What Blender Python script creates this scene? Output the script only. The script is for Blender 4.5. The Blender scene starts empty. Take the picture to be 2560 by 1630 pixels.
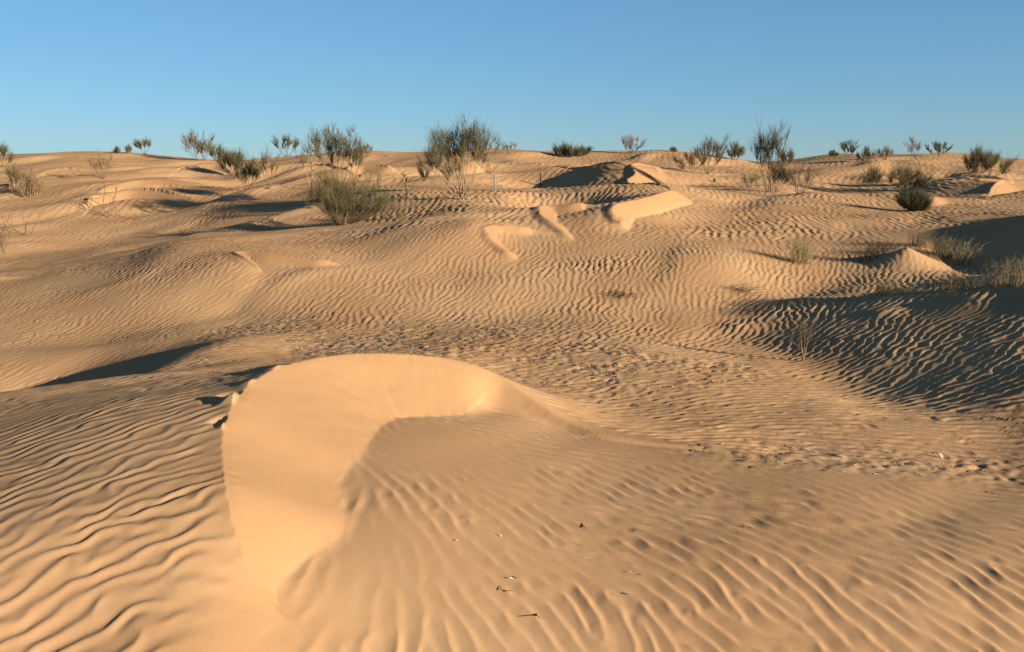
import bpy, bmesh, math, random
import numpy as np
from mathutils import Vector, Matrix
R = math.radians
rng = np.random.default_rng(7)
random.seed(7)
scn = bpy.context.scene
COL = scn.collection

# ------------------------------------------------------------------ camera
F_PX, CX, CY = 2217.0, 1280.0, 815.0          # focal length in photo pixels, image centre
PITCH = math.atan((815 - 405) / F_PX)
EYE = 1.70
cam_d = bpy.data.cameras.new('camera')
cam_d.sensor_width = 36.0
cam_d.lens = 36.0 * F_PX / 2560.0
cam_d.clip_start = 0.05
cam_d.clip_end = 9000.0
cam = bpy.data.objects.new('camera', cam_d)
COL.objects.link(cam)
cam.location = (0, 0, EYE)
cam.rotation_euler = (R(90) - PITCH, 0, 0)
scn.camera = cam

# ------------------------------------------------------------------ light
SUN_EL, SUN_AZ = 13.5, 55.0      # azimuth: degrees to the right of straight behind the camera
SUN_STR, SKY_STR, EXPO = 5.0, 0.052, 1.80
sd = np.array([math.sin(R(SUN_AZ)) * math.cos(R(SUN_EL)), -math.cos(R(SUN_AZ)) * math.cos(R(SUN_EL)), math.sin(R(SUN_EL))])
sun_d = bpy.data.lights.new('sun', 'SUN')
sun_d.energy = SUN_STR
sun_d.angle = R(0.5)
sun_d.color = (1.0, 0.86, 0.68)
sun = bpy.data.objects.new('sun', sun_d)
COL.objects.link(sun)
sun.rotation_euler = Vector(sd).to_track_quat('Z', 'Y').to_euler()
world = bpy.data.worlds.new('World')
scn.world = world
world.use_nodes = True
nt = world.node_tree
bg = nt.nodes['Background']
sky = nt.nodes.new('ShaderNodeTexSky')
sky.sky_type = 'NISHITA'
sky.sun_disc = False
sky.sun_elevation = R(SUN_EL)
sky.sun_rotation = math.atan2(sd[0], sd[1])
sky.altitude = 1000
sky.air_density = 1.0
sky.dust_density = 0.0
sky.ozone_density = 6.0
bg.inputs['Strength'].default_value = SKY_STR
gam = nt.nodes.new('ShaderNodeGamma'); gam.inputs[1].default_value = 0.6
tint = nt.nodes.new('ShaderNodeMix'); tint.data_type = 'RGBA'; tint.blend_type = 'MULTIPLY'; tint.inputs[0].default_value = 1
tint.inputs[7].default_value = (.93, 1.23, 1.37, 1)
nt.links.new(sky.outputs[0], gam.inputs[0]); nt.links.new(gam.outputs[0], tint.inputs[6]); nt.links.new(tint.outputs[2], bg.inputs['Color'])
scn.view_settings.view_transform = 'Standard'
scn.view_settings.look = 'None'
scn.view_settings.exposure = EXPO
scn.view_settings.gamma = 1.0
scn.view_settings.use_curve_mapping = False

# ------------------------------------------------------------------ picking points on the ground
def ray(px, py):
    a, b = (px - CX) / F_PX, (CY - py) / F_PX
    return np.array([a, math.cos(PITCH) + b * math.sin(PITCH), -math.sin(PITCH) + b * math.cos(PITCH)])
def at_z(px, py, z):                 # the point at height z seen at that place of the photo
    d = ray(px, py); t = (z - EYE) / d[2]
    return (d[0] * t, d[1] * t, z)
def at_y(px, py, Y):                 # the point at distance Y seen at that place of the photo
    d = ray(px, py); t = Y / d[1]
    return (d[0] * t, Y, EYE + d[2] * t)
def hid(px, Y, z):                   # a point in that direction at distance Y and height z
    d = ray(px, 640); t = Y / d[1]
    return (d[0] * t, Y, z)

# ------------------------------------------------------------------ base relief: thin-plate spline through surveyed points
PTS = []
for px, py, z in [
    # foreground, rising gently away
    (-500,1700,-.20),(100,1700,-.22),(700,1700,-.23),(1300,1700,-.32),(1900,1700,-.37),(2600,1700,-.41),(3100,1700,-.44),
    (-400,1450,-.12),(100,1400,-.07),(500,1450,-.07),(900,1450,-.14),(1300,1400,-.19),(1800,1400,-.24),(2300,1400,-.28),(2900,1400,-.33),
    (50,1200,-.03),(350,1200,.02),(700,1250,-.02),(1000,1250,-.06),(1400,1220,-.20),(1800,1240,-.265),(2300,1300,-.30),
    (0,1050,.03),(300,1050,.07),(700,1080,.0),(1000,1080,-.06),(1150,1045,-.13),(1300,1040,-.20),(1400,1068,-.26),(1500,1095,-.28),(1650,1120,-.29),(1850,1145,-.285),
    (2050,1180,-.28),(2300,1218,-.29),(2560,1262,-.30),
    # interdune floor behind the near dune
    (700,900,-.12),(1150,890,-.27),(1300,935,-.34),(1450,1035,-.36),(1550,1065,-.36),(1700,1080,-.35),(2000,1110,-.34),(2300,1160,-.34),(2560,1195,-.35),
    (1380,985,-.36),(1550,960,-.36),(1750,970,-.36),(2050,1030,-.33),(2300,1040,-.33),(2550,1060,-.32),
    (700,840,-.42),(1000,810,-.40),(1300,830,-.35),(1600,850,-.38),(1900,900,-.42),(2100,950,-.42),
    (1300,790,-.40),(1600,790,-.40),(1850,830,-.46),
    # left flank of the near dune, falling left
    (600,900,.02),(-300,960,-.75),(0,872,-.72),(250,845,-.66),(480,820,-.52),(-300,880,-.78),
    (0,800,-.64),(300,790,-.52),(600,780,-.44),
    # slope rising to the right
    (2000,860,-.40),(2100,820,-.25),(2200,880,-.29),(2300,800,-.095),(2400,900,-.155),(2560,880,-.045),(2560,780,.14),(2560,705,.30),
    (2200,950,-.39),(2330,978,-.30),(2450,990,-.27),(2560,996,-.23),
    (2200,735,-.02),(2350,715,.13),(2000,738,-.17),(1800,735,-.24),(1600,735,-.23),(2100,780,-.2),(1900,790,-.34),
    # the rise facing the camera
    (0,760,-.56),(300,730,-.32),(600,720,-.18),(900,720,-.17),(1250,710,-.14),(1500,700,-.12),
    (300,690,-.2),(600,670,.02),(900,650,.08),(1200,640,.11),(1500,640,.11),(1800,650,.08),
    ]:
    PTS.append(at_z(px, py, z))
for px, py, Y in [
    (0,688,17),(160,668,17),(265,650,17),(345,635,17),(430,614,17),(640,605,17.0),(830,606,16.5),(930,598,16.4),(1040,588,16.3),(1110,570,16.5),(1180,560,16.6),(1280,600,16.3),(0,673,20.5),(160,654,20.5),(265,634,20.5),(345,621,20.5),(430,604,20.5),(640,578,22.4),(800,558,22.0),(1000,545,21),
    (1450,600,16.5),(1700,600,17.0),(2000,600,17.8),
    (0,600,24),(200,600,24.5),(300,560,26.5),(500,560,25.5),(640,562,24),(860,552,21.6),
    (0,520,30),(300,500,30),(640,520,26.5),(900,520,23.5),(1100,500,22.5),
    (1430,575,18.0),(1565,553,18.7),(1620,535,19.4),(1665,516,20.6),(1700,560,19.2),(2000,550,20),(2200,560,19.5),(2400,570,18),
    (1800,500,24),(2050,500,25),(2250,515,24),(2500,520,23),(2700,520,23),
    (1000,485,25),(1200,470,27),(900,470,28),(600,480,30),(250,470,34),(0,480,34),
    (1750,470,29),(1950,470,28.5),(2200,480,29),(2420,480,29),(2600,480,29),
    (0,440,40),(300,440,40),(650,440,38),(900,435,36),(1150,435,36),(1400,420,38),(1750,440,35),(1950,440,36),(2150,450,35),(2400,440,37),(2650,450,36),
    (0,412,45),(400,415,45),(800,415,44),(1150,410,43),(1550,400,44),(1900,420,43),(2200,415,43),(2500,420,43),
    (-300,392,50),(24,388,50),(133,382,50),(252,378,50),(377,385,50),(492,396,50),(553,402,51),(640,397,52),(773,388,52),(887,377,52),
    (972,387,54),(1078,382,52),(1160,374,51),(1225,370,51),(1317,387,53),(1400,388,53),(1474,383,52),(1562,378,50),(1640,373,49),(1745,382,49),(1851,398,50),(1930,408,52),
    (2026,394,56),(2103,386,56),(2151,399,58),(2265,390,57),(2332,386,57),(2400,382,57),(2505,402,57),(2580,408,58),(2800,395,57),
    ]:
    PTS.append(at_y(px, py, Y))
for px, Y, z in [   # ground out of sight
    
    (2000,13.2,-.30),(2250,12.6,-.15),(2500,12.8,.1),(2250,16,.15),(2500,16.5,.3),
    (-800,10,-.6),(-1200,20,-.2),(3800,22,.7),(-800,35,1.0),(3500,35,1.2),
    (0,62,1.2),(600,62,1.0),(1300,62,1.1),(2000,66,1.0),(2600,66,1.0),(-700,62,1.2),(3300,62,1.2),
    (0,80,.0),(600,80,.0),(1300,80,.0),(2000,80,.0),(2600,80,.0),(-700,80,.0),(3300,80,.0),
    (-1500,2,-.1),(1280,1.2,-.25),(-300,1.5,-.15),(2900,1.5,-.3)]:
    PTS.append(hid(px, Y, z))
PTS += [(5.8,7.2,.10),(6.6,9.3,.34),(7.2,11,.40),(8.8,7.5,-.2),(6.6,6.6,-.12),(9.8,10,.05),(10.5,12.5,.1),(5.2,6.3,-.20),(6.0,5.0,-.28),(8,6,-.2),(13,6,-.3),(16,12,0),(4.0,5.2,-.3),(5,3,-.3)]
PTS = np.array(PTS)
def warp(x, y):                      # the spline works on log-polar ground so near and far weigh alike
    return np.stack([x / np.maximum(y, .3) * 2.2, 1.6 * np.log(np.maximum(y, .3))], -1)
def tps_fit(P, lam):
    W = warp(P[:, 0], P[:, 1]); n = len(P)
    r2 = ((W[:, None] - W[None]) ** 2).sum(-1)
    K = 0.5 * r2 * np.log(r2 + 1e-12) + np.eye(n) * lam
    A = np.zeros((n + 3, n + 3)); A[:n, :n] = K
    A[:n, n] = 1; A[:n, n+1:] = W; A[n, :n] = 1; A[n+1:, :n] = W.T
    # heights are stored divided by distance so the far points do not swamp the near ones
    b = np.concatenate([(P[:, 2] - EYE) / P[:, 1], np.zeros(3)])
    return W, np.linalg.solve(A, b)
TW, TC = tps_fit(PTS, 6e-4)
def tps_eval(x, y):
    sh = np.shape(x); Q = warp(np.ravel(x), np.ravel(y)); out = np.empty(len(Q)); n = len(TW)
    for i in range(0, len(Q), 20000):
        q = Q[i:i+20000]
        r2 = ((q[:, None] - TW[None]) ** 2).sum(-1)
        out[i:i+20000] = (0.5 * r2 * np.log(r2 + 1e-12)) @ TC[:n] + TC[n] + q @ TC[n+1:]
    return (out * np.maximum(np.ravel(y), .3) + EYE).reshape(sh)

# ------------------------------------------------------------------ the ground grid: fans out from the camera
U_core = np.arange(-0.655, 0.6551, 0.00168)
side = 0.655 + np.cumsum(np.geomspace(0.003, 0.6, 40))
U = np.concatenate([-side[::-1], U_core, side])
Yl = [1.3]
while Yl[-1] < 86: Yl.append(Yl[-1] * 1.00295 + 0.0008)
YY = np.array(Yl)
GX = U[None, :] * YY[:, None]
GY = np.repeat(YY[:, None], len(U), 1)
def spline_matrix(xc, xf):           # natural cubic spline from coarse knots to fine positions
    n = len(xc); h = np.diff(xc)
    A = np.zeros((n, n)); B = np.zeros((n, n)); A[0, 0] = A[-1, -1] = 1
    for i in range(1, n - 1):
        A[i, i-1], A[i, i], A[i, i+1] = h[i-1], 2 * (h[i-1] + h[i]), h[i]
        B[i, i-1], B[i, i], B[i, i+1] = 6 / h[i-1], -6 / h[i-1] - 6 / h[i], 6 / h[i]
    M = np.linalg.solve(A, B)
    k = np.clip(np.searchsorted(xc, xf) - 1, 0, n - 2)
    a = (xc[k+1] - xf) / h[k]; b = 1 - a; I = np.eye(n)
    return a[:, None] * I[k] + b[:, None] * I[k+1] + (((a**3 - a) * h[k]**2)[:, None] * M[k] + ((b**3 - b) * h[k]**2)[:, None] * M[k+1]) / 6
uc = np.concatenate([-np.geomspace(.70, -U[0], 14)[::-1], np.linspace(-.68, .68, 110), np.geomspace(.70, U[-1], 14)]); lc = np.linspace(math.log(YY[0]), math.log(YY[-1]), 130)
ZC = tps_eval(uc[None, :] * np.exp(lc)[:, None], np.repeat(np.exp(lc)[:, None], len(uc), 1))
BASE = spline_matrix(lc, np.log(YY)) @ ZC @ spline_matrix(uc, U).T

# smooth noise on the ground plane
def value_noise(x, y, scale, seed):
    g = np.random.default_rng(seed).standard_normal((257, 257))
    u, v = x / scale + 61.3, y / scale + 17.7
    i, j = np.floor(u).astype(int), np.floor(v).astype(int)
    fu, fv = u - i, v - j
    fu, fv = fu*fu*fu*(fu*(fu*6-15)+10), fv*fv*fv*(fv*(fv*6-15)+10)
    i0, i1, j0, j1 = i % 256, (i + 1) % 256, j % 256, (j + 1) % 256
    return (g[i0, j0] * (1 - fu) + g[i1, j0] * fu) * (1 - fv) + (g[i0, j1] * (1 - fu) + g[i1, j1] * fu) * fv
def sstep(a, b, t):
    t = np.clip((t - a) / (b - a), 0, 1); return t * t * (3 - 2 * t)

pl = -.44 + .224 * (GX - 3.3)                      # even flank on the right, about as steep as the sun is low
pm = sstep(2.7, 3.9, GX) * (1 - sstep(5.7, 6.7, GX)) * sstep(6.4, 7.6, GY) * (1 - sstep(10.6, 12.6, GY))
BASE += (pl - BASE) * pm
def soft(t, k=.12): return k * np.logaddexp(0, t / k)
fl = -.17 - .37 * (soft(-3.2 - GX) - soft(-5.25 - GX)) - .05 * (GY - 8.6)   # flank falling left behind the near dune
fm = sstep(-7.4, -5.8, GX) * (1 - sstep(-3.1, -2.2, GX)) * sstep(6.8, 8.0, GY) * (1 - sstep(9.4, 11.4, GY))
BASE += (fl - BASE) * fm
# ------------------------------------------------------------------ dunes with sharp crests: crest line, slip face on its right, back slope on its left
def catmull(P, n=14):
    P = np.array(P, float); out = []
    E = np.vstack([2 * P[0] - P[1], P, 2 * P[-1] - P[-2]])
    for i in range(1, len(E) - 2):
        for t in np.arange(n) / n:
            a, b, c, d = E[i-1:i+3]
            out.append(0.5 * ((2*b) + (c-a)*t + (2*a-5*b+4*c-d)*t*t + (3*b-a-3*c+d)*t**3))
    out.append(P[-1]); return np.array(out)
SLIP = np.zeros_like(BASE)           # 1 on slip faces (no ripples, fine sand)
CRESTN = np.full_like(BASE, 9.0)     # distance to the nearest crest
Z = BASE.copy()
for hx, hy, hd, rx, ry in [(1.3,22.4,.60,1.3,2.0),(1.0,31,.55,1.7,3.6),(-10.9,38,.38,2.6,4.5),(-11,30,.26,2.5,2.8),(11.4,29.5,.32,2.2,3.2),(-15.5,31,.25,3,3.5),(4.5,43,.3,2.5,4),(15,38,.3,3,4),(8.1,14.9,.26,1.0,1.6)]:
    Z -= hd * np.exp(-((GX - hx) / rx)**2 - ((GY - hy) / ry)**2)     # hollows between the far dunes
def dune(crest, L, rep=0.55, p=1.5, taper=(0.12, 0.12), hmax=9.0, fine=None):
    """crest: points (x, y, z); L: length(s) of the back slope along it; rep: slope of the slip face."""
    global Z
    C = catmull(crest)
    Ls = np.atleast_1d(np.array(L, float))
    m = Ls.max() * 1.05
    xs, ys = C[:, 0], C[:, 1]
    bx = (GX > xs.min() - m) & (GX < xs.max() + m) & (GY > ys.min() - m) & (GY < ys.max() + m)
    rr = np.where(bx.any(1))[0]; cc = np.where(bx.any(0))[0]
    if not len(rr): return
    sl = (slice(rr[0], rr[-1] + 1), slice(cc[0], cc[-1] + 1))
    X, Y, B = GX[sl], GY[sl], Z[sl]
    best = np.full(X.shape, 1e9); sgn = np.zeros(X.shape); zc = np.zeros(X.shape); tt = np.zeros(X.shape)
    S = np.concatenate([[0], np.cumsum(np.hypot(*np.diff(C[:, :2], axis=0).T))]); S /= S[-1]
    for i in range(len(C) - 1):
        ax, ay, az = C[i]; dx, dy, dz = C[i+1] - C[i]
        l2 = dx*dx + dy*dy + 1e-12
        t = np.clip(((X - ax) * dx + (Y - ay) * dy) / l2, 0, 1)
        d2 = (X - ax - t*dx)**2 + (Y - ay - t*dy)**2
        k = d2 < best
        best = np.where(k, d2, best)
        sgn = np.where(k, np.sign(dy * (X - ax) - dx * (Y - ay)), sgn)   # + on the right of the line
        zc = np.where(k, az + t*dz, zc); tt = np.where(k, S[i] + t * (S[i+1] - S[i]), tt)
    d = np.sqrt(best)
    w = sstep(0, taper[0], tt) * sstep(0, taper[1], 1 - tt)
    H = np.clip(zc - B, 0, hmax) * w
    q = np.clip(d / np.interp(tt, np.linspace(0, 1, len(Ls)), Ls), 0, 1)
    back = B + H * (1 - q) ** p
    lee = B + np.maximum(0, H - rep * d)
    new = np.where(sgn > 0, lee, back)
    slipmask = (sgn > 0) * np.clip((lee - B) / .02, 0, 1) * (float(rep > .3) if fine is None else fine)
    if rep < .3: d = d + 9
    dlt = new - Z[sl]
    def blur(a, k, ax):
        pad = [(0, 0), (0, 0)]; pad[ax] = (k + 1, k); c = np.cumsum(np.pad(a, pad, mode='edge'), axis=ax)
        return (np.take(c, range(2*k+1, c.shape[ax]), ax) - np.take(c, range(0, c.shape[ax]-2*k-1), ax)) / (2*k+1)
    sm_ = blur(blur(blur(blur(dlt, 9, 1), 9, 0), 9, 1), 9, 0)        # the back slope is rounded, the crest stays sharp
    bw = sstep(.05, .22, d) * (sgn <= 0)
    if Y.mean() > 23: dlt = blur(blur(dlt, 2, 0), 2, 1)
    elif Y.mean() > 10: dlt = blur(dlt, 1, 0)
    if GY[sl].min() < 6:
        q = tt * 5.6; new_s = .0014 * value_noise(q, d, .11, 66) + .0008 * value_noise(q * 2.2, d * .45, .07, 67) + .0026 * value_noise(q * .5, d * .6, .2, 68)
        dlt = dlt + new_s * slipmask * sstep(0, .06, d)
    if GY[sl].min() < 6:
        lw = .85 * sstep(.05, .20, d) * (sgn > 0) * sstep(.52, .62, tt)
        l2 = .8 * sstep(.03, .12, d) * (sgn > 0) * (1 - sstep(.22, .36, tt))
        dlt = dlt * (1 - l2) + blur(blur(dlt, 5, 1), 5, 0) * l2
        dlt = dlt * (1 - lw) + blur(blur(blur(dlt, 8, 1), 6, 0), 6, 1) * lw
    Z[sl] = Z[sl] + dlt * (1 - bw) + sm_ * bw
    SLIP[sl] = np.maximum(SLIP[sl], slipmask)
    CRESTN[sl] = np.minimum(CRESTN[sl], np.where(w > .05, d, 9))
def cz(lst): return [at_z(*p) for p in lst]
def cy(lst): return [at_y(*p) for p in lst]

# near crescent
dune(cz([(760,1540,-.07),(718,1495,-.03),(662,1430,.055),(609,1345,.145),(571,1255,.20),(556,1160,.235),(556,1085,.27),(577,1020,.31),(618,965,.32),(690,920,.31),(780,895,.29)])
     + cy([(870,883,6.58),(970,881,6.75),(1080,889,6.88),(1180,908,6.95),(1250,940,6.92),(1310,982,6.76),(1370,1022,6.58),(1430,1055,6.42),(1510,1082,6.23),(1620,1101,6.1),(1780,1115,5.97),(1950,1145,5.72),(2150,1185,5.42)]), [2.2,3.0,2.3,1.25,1.1,.9,.8,.8], 0.47, 1.4, (.13, .30))
# its rounded foot, running out towards the camera
foot = np.array(cz([(660,1450,.08),(600,1500,.04),(540,1580,-.02),(470,1690,-.08),(380,1850,-.12)]))[:, :2]
fd = np.full(GX.shape, 9.0)
for (ax, ay), (bx_, by_) in zip(foot[:-1], foot[1:]):
    t = np.clip(((GX - ax) * (bx_ - ax) + (GY - ay) * (by_ - ay)) / ((bx_ - ax)**2 + (by_ - ay)**2), 0, 1)
    fd = np.minimum(fd, np.hypot(GX - ax - t * (bx_ - ax), GY - ay - t * (by_ - ay)))
hd_ = np.full(GX.shape, 9.0)
hump = np.array(cz([(560,1390,.10),(520,1480,.06),(455,1570,.0),(385,1690,-.06),(290,1850,-.12)]))[:, :2]
for (ax, ay), (bx_, by_) in zip(hump[:-1], hump[1:]):
    t = np.clip(((GX - ax) * (bx_ - ax) + (GY - ay) * (by_ - ay)) / ((bx_ - ax)**2 + (by_ - ay)**2), 0, 1)
    hd_ = np.minimum(hd_, np.hypot(GX - ax - t * (bx_ - ax), GY - ay - t * (by_ - ay)))
Z += .068 * np.exp(-(hd_ / .38)**2)
FOOT = np.exp(-(fd / .21)**4)
# small crescents on the middle ridge
dune(cy([(-260,760,14.5),(-200,715,15.3),(-60,694,16.1),(0,689,16.4),(100,690,16.2),(150,699,15.7),(220,716,14.9),(300,730,14.5)]), 2.6, .5, hmax=.09)
dune(cy([(665,684,13.9),(612,644,14.5),(583,624,15.0),(620,620,15.1),(680,629,14.85),(760,639,14.6),(850,648,14.3)]), 2.8, .5, hmax=.11)
dune(cy([(1300,640,14.9),(1240,602,15.6),(1212,573,16.3),(1226,564,16.6),(1246,561,16.8),(1300,561,16.8),(1314,568,16.9),(1340,581,16.9),(1400,592,16.8),(1460,598,16.7)]), 2.2, .52, hmax=.11)
dune(cy([(1440,592,16.3),(1400,574,17.1),(1368,552,17.9),(1349,538,18.5),(1348,520,19.2),(1360,508,19.7),(1386,506,19.8),(1426,508,19.7),(1455,521,19.8),(1482,532,19.7),(1536,549,19.4),(1590,562,19.2)]), 1.9, .52, hmax=.2)
dune(cy([(1585,566,17.6),(1550,548,18.0),(1529,528,18.6),(1539,507,19.3),(1574,500,19.7),(1627,488,20.6),(1683,474,22.0),(1715,480,22.8),(1745,494,23.2)]), 2.3, .6, taper=(.12, .25), hmax=.27)
dune(cy([(1590,468,26),(1572,456,27),(1565,446,27.8),(1583,435,29),(1581,422,30.2),(1594,412,31.3),(1634,419,31.8),(1660,432,31.8),(1690,445,31.6)]), 3.0, .5)
# far crescents
dune(cy([(60,442,39),(107,425,41),(150,420,41.6),(190,421,41.6),(230,431,41),(275,442,40)]), 4.0, .5)
dune(cy([(435,442,41),(455,421,43),(492,410,44),(540,404,44.5),(562,410,44),(590,436,42)]), 5.0, .5)
dune(cy([(235,472,33.2),(292,457,34.7),(345,446,35.7),(407,446,35.8),(465,451,35.4),(545,462,34.7)]), 4.0, .5)
dune(cy([(222,507,29.6),(239,491,30.6),(300,473,31.6),(345,473,31.8),(399,481,31.4),(452,496,30.6),(525,504,30.2)]), 3.6, .5)
dune(cy([(905,448,32),(874,427,34),(880,412,35),(905,407,35.4),(945,411,35),(1000,420,34)]), 4.0, .5)
dune(cy([(876,402,46),(888,381,48),(919,377,48.5),(955,382,48),(990,390,47)]), 5.0, .5)
dune(cy([(1100,426,36),(1098,396,38),(1125,390,38.6),(1160,394,38),(1210,404,37)]), 5.0, .5)
dune(cy([(1205,392,48),(1222,371,50),(1252,372,50),(1300,383,49)]), 6.0, .5)
dune(cy([(2090,402,54),(2104,386,55.5),(2122,387,55.5),(2152,401,55)]), 6.0, .5)
dune(cy([(2258,404,50),(2269,391,52),(2290,397,51.5),(2315,406,51)]), 6.0, .5)
dune(cy([(2316,514,23.5),(2324,495,24.5),(2345,491,25),(2400,495,24.8),(2440,498,24.6),(2480,503,24.3)]), 3.0, .5)
dune(cy([(2476,478,26.6),(2486,466,27.4),(2501,457,28.2),(2527,455,28.4),(2575,454,28.4),(2640,458,28)]), 3.5, .5)
# dark flank on the right, beyond the grass
dune([(11.7,12.2,.3),(10.8,13.2,.75),(10.5,15.0,.98),(10.7,16.6,.98),(11.6,18,.8),(13,19,.6)], 2.2, .5, 1.0)
# shaded flanks among the far dunes
dune(cy([(1650,440,28),(1593,412,30),(1505,406,33),(1350,427,37),(1230,442,40),(1150,450,42)]), 2.0, .12, 1.0, (.3, .3))
dune(cy([(1730,480,22.5),(1650,453,25),(1520,458,27),(1386,466,29),(1270,471,31),(1180,478,32)]), 2.6, .10, 1.0, (.3, .3))
dune(cy([(2540,456,27.5),(2480,450,29.5),(2410,444,32),(2334,444,34),(2230,453,36),(2150,462,37)]), 3.0, .10, 1.1, (.3, .3))
dune(cy([(820,470,28),(760,468,29),(640,471,30.5),(505,468,32.5),(385,473,34.5),(320,480,35.5)]), 2.4, .10, 1.0, (.3, .3))
dune(cy([(880,400,38),(840,400,40),(760,408,42),(690,423,43.5),(620,438,45)]), 4.0, .12, 1.0, (.3, .3))
dune(cy([(1130,383,45),(1085,383,47),(1030,386,49),(965,393,52),(930,398,54)]), 3.0, .12, 1.0, (.3, .3))
dune(cy([(560,402,46),(480,398,49),(380,386,52),(290,381,54),(200,384,56)]), 2.5, .12, 1.0, (.3, .3))

# low swells among the far dunes, steeper on the sunny side
def swell(x, y, seed, sc):
    c, n = math.cos(R(58)), math.sin(R(58))
    a, t = x * n - y * c, x * c + y * n
    a = a + 0.5 * value_noise(x, y, 3.0 * sc, seed + 9)
    return value_noise(a, t * .45, 2.2 * sc, seed) + .4 * value_noise(a, t * .5, 1.0 * sc, seed + 1)
Z += 0.10 * swell(GX, GY, 21, 1.0) * sstep(18, 26, GY) * (1 - .7 * sstep(44, 50, GY)) * (1 - SLIP)
Z += 0.016 * swell(GX, GY, 31, .7) * sstep(3, 8, GY) * (1 - sstep(18, 24, GY)) * (1 - SLIP)
for px, py, Y, hh, rr, ex in [(2268,632,15.2,.25,.72,1.35),(2214,722,10.9,.035,.40,1.6),(1850,722,11.6,.05,.45,1.5),(2440,708,10.6,.07,.8,1.5)]:
    x = at_y(px, py, Y)[0]; q = np.hypot(GX - x, GY - Y) / rr
    Z += hh * np.clip(1 - q, 0, 1) ** ex     # sand caught by plants
ZB = Z.copy()
# ------------------------------------------------------------------ wind ripples
def ground_at(px, py, z=0.0):
    return at_z(px, py, z)[:2]
TH_FRONT = [(100,1500,0,36),(100,1250,0,38),(300,1100,.1,36),(520,1100,.2,30),(500,1400,0,40),(400,1600,-.1,46),(560,1620,-.1,66),(760,1620,-.1,92),
    (1000,1600,-.1,106),(900,1500,-.1,110),(1100,1400,-.1,119),(1400,1400,-.2,124),(1900,1500,-.2,122),(2400,1550,-.3,120),(1500,1200,-.15,131),(2200,1300,-.25,134),(1200,1200,-.1,140),(2000,1190,-.25,146),(1350,1100,-.2,148)]
TH_BACK = [(100,1500,0,36),(100,1250,0,38),(300,1100,.1,36),(520,1100,.2,30),(500,1400,0,40),
    (1500,1010,-.3,20),(1700,1040,-.3,14),(1900,1000,-.3,10),(2200,1080,-.3,-18),(2450,1130,-.3,-24),(2050,1050,-.3,-6),(2500,1200,-.3,-28),
    (100,930,-.6,60),(400,910,-.3,54),(650,890,.1,40),(300,800,-.5,70),(700,740,-.2,76),(1000,730,-.2,80),(1200,700,-.1,84),(1500,740,-.1,80),(1800,800,-.35,60),(2200,830,-.15,40),(2480,830,.05,34),
    (400,690,-.1,74),(900,640,.1,78),(1300,650,.1,84),(1700,640,.1,82),(2000,620,.3,74),(300,640,0,74),(2300,600,.4,64),(1900,900,-.4,32)]
def idw(x, y, pts):
    num = 0; den = 0
    lx, ly = x / y, np.log(y)
    for px, py, z, t in pts:
        tx, ty = ground_at(px, py, z)
        w = 1 / ((lx - tx / ty)**2 * 3 + (ly - math.log(ty))**2 * 2 + .004)**2
        num = num + w * t; den = den + w
    return num / den
def theta(x, y):                     # the crescent's ridge parts two ripple directions
    front = (y < np.interp(x, [-1.3, -.63, -.33, .1, .47, 1.0, 1.85, 2.3, 3.05, 4.5], [4.6, 6.8, 6.9, 6.85, 6.6, 6.25, 5.85, 5.5, 4.9, 4.2])) & (x > np.interp(y, [3.0, 3.3, 3.5, 4.0, 4.6], [-.75, -.92, -1.1, -1.36, -1.45]))
    return np.where(front, idw(x, y, TH_FRONT), idw(x, y, TH_BACK))
def theta_far(x, y):
    return 78 + 9 * value_noise(x, y, 6.0, 77)
def ripple_field(x0, x1, y0, y1, h, lam, th_fn, seed, sr=.22, st=.19, step=10.0):
    """complex field whose phase counts ripples; crests run along th_fn, with natural forks"""
    nx, ny = int((x1 - x0) / h), int((y1 - y0) / h)
    x = x0 + h * np.arange(nx); y = y0 + h * np.arange(ny)
    XX, YG = np.meshgrid(x, y)
    th = th_fn(XX, YG)
    th = th + 9 * value_noise(XX, YG, lam * 6, seed + 3) + 6 * value_noise(XX, YG, lam * 3, seed + 4)
    kx = np.fft.fftfreq(nx, h)[None, :]; ky = np.fft.fftfreq(ny, h)[:, None]
    f0 = 1 / lam
    c = np.random.default_rng(seed).standard_normal((ny, nx))
    for it in range(2):
        Fc = np.fft.fft2(c); out = np.zeros((ny, nx), complex)
        for t0 in np.arange(-90, 190, step):
            w = np.clip(1 - np.abs(th - t0) / step, 0, 1)
            if w.max() <= 0: continue
            n = (math.sin(R(t0)), -math.cos(R(t0))); tg = (math.cos(R(t0)), math.sin(R(t0)))
            a = kx * n[0] + ky * n[1]; b = kx * tg[0] + ky * tg[1]
            G = np.exp(-(a - f0)**2 / (2 * (sr * f0)**2) - b**2 / (2 * (st * f0)**2))
            out += w * np.fft.ifft2(Fc * G)
        c = out / (np.abs(out) + .3 * np.abs(out).mean())
    return c
def sample(c, x0, y0, h, X, Y):      # cubic B-spline lookup
    ny, nx = c.shape
    u = np.clip((X - x0) / h, 1, nx - 3.001); v = np.clip((Y - y0) / h, 1, ny - 3.001)
    i, j = u.astype(int), v.astype(int); fu, fv = u - i, v - j
    def wts(t): return ((1 - t)**3 / 6, (3*t**3 - 6*t*t + 4) / 6, (-3*t**3 + 3*t*t + 3*t + 1) / 6, t**3 / 6)
    wu, wv = wts(fu), wts(fv); out = 0
    for b in range(4):
        row = 0
        for a in range(4): row = row + wu[a] * c[j + b - 1, i + a - 1]
        out = out + wv[b] * row
    return out
def profile(c, k=.3):                # pointed crests, round troughs; k > 0 steepens the rising side
    p = np.angle(c); a = sstep(.1, .75, np.abs(c))
    q = p + 1.6 * k * np.cos(p)
    return (1 - 2 * np.abs(np.sin(q / 2)) ** 1.35) * a
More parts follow.
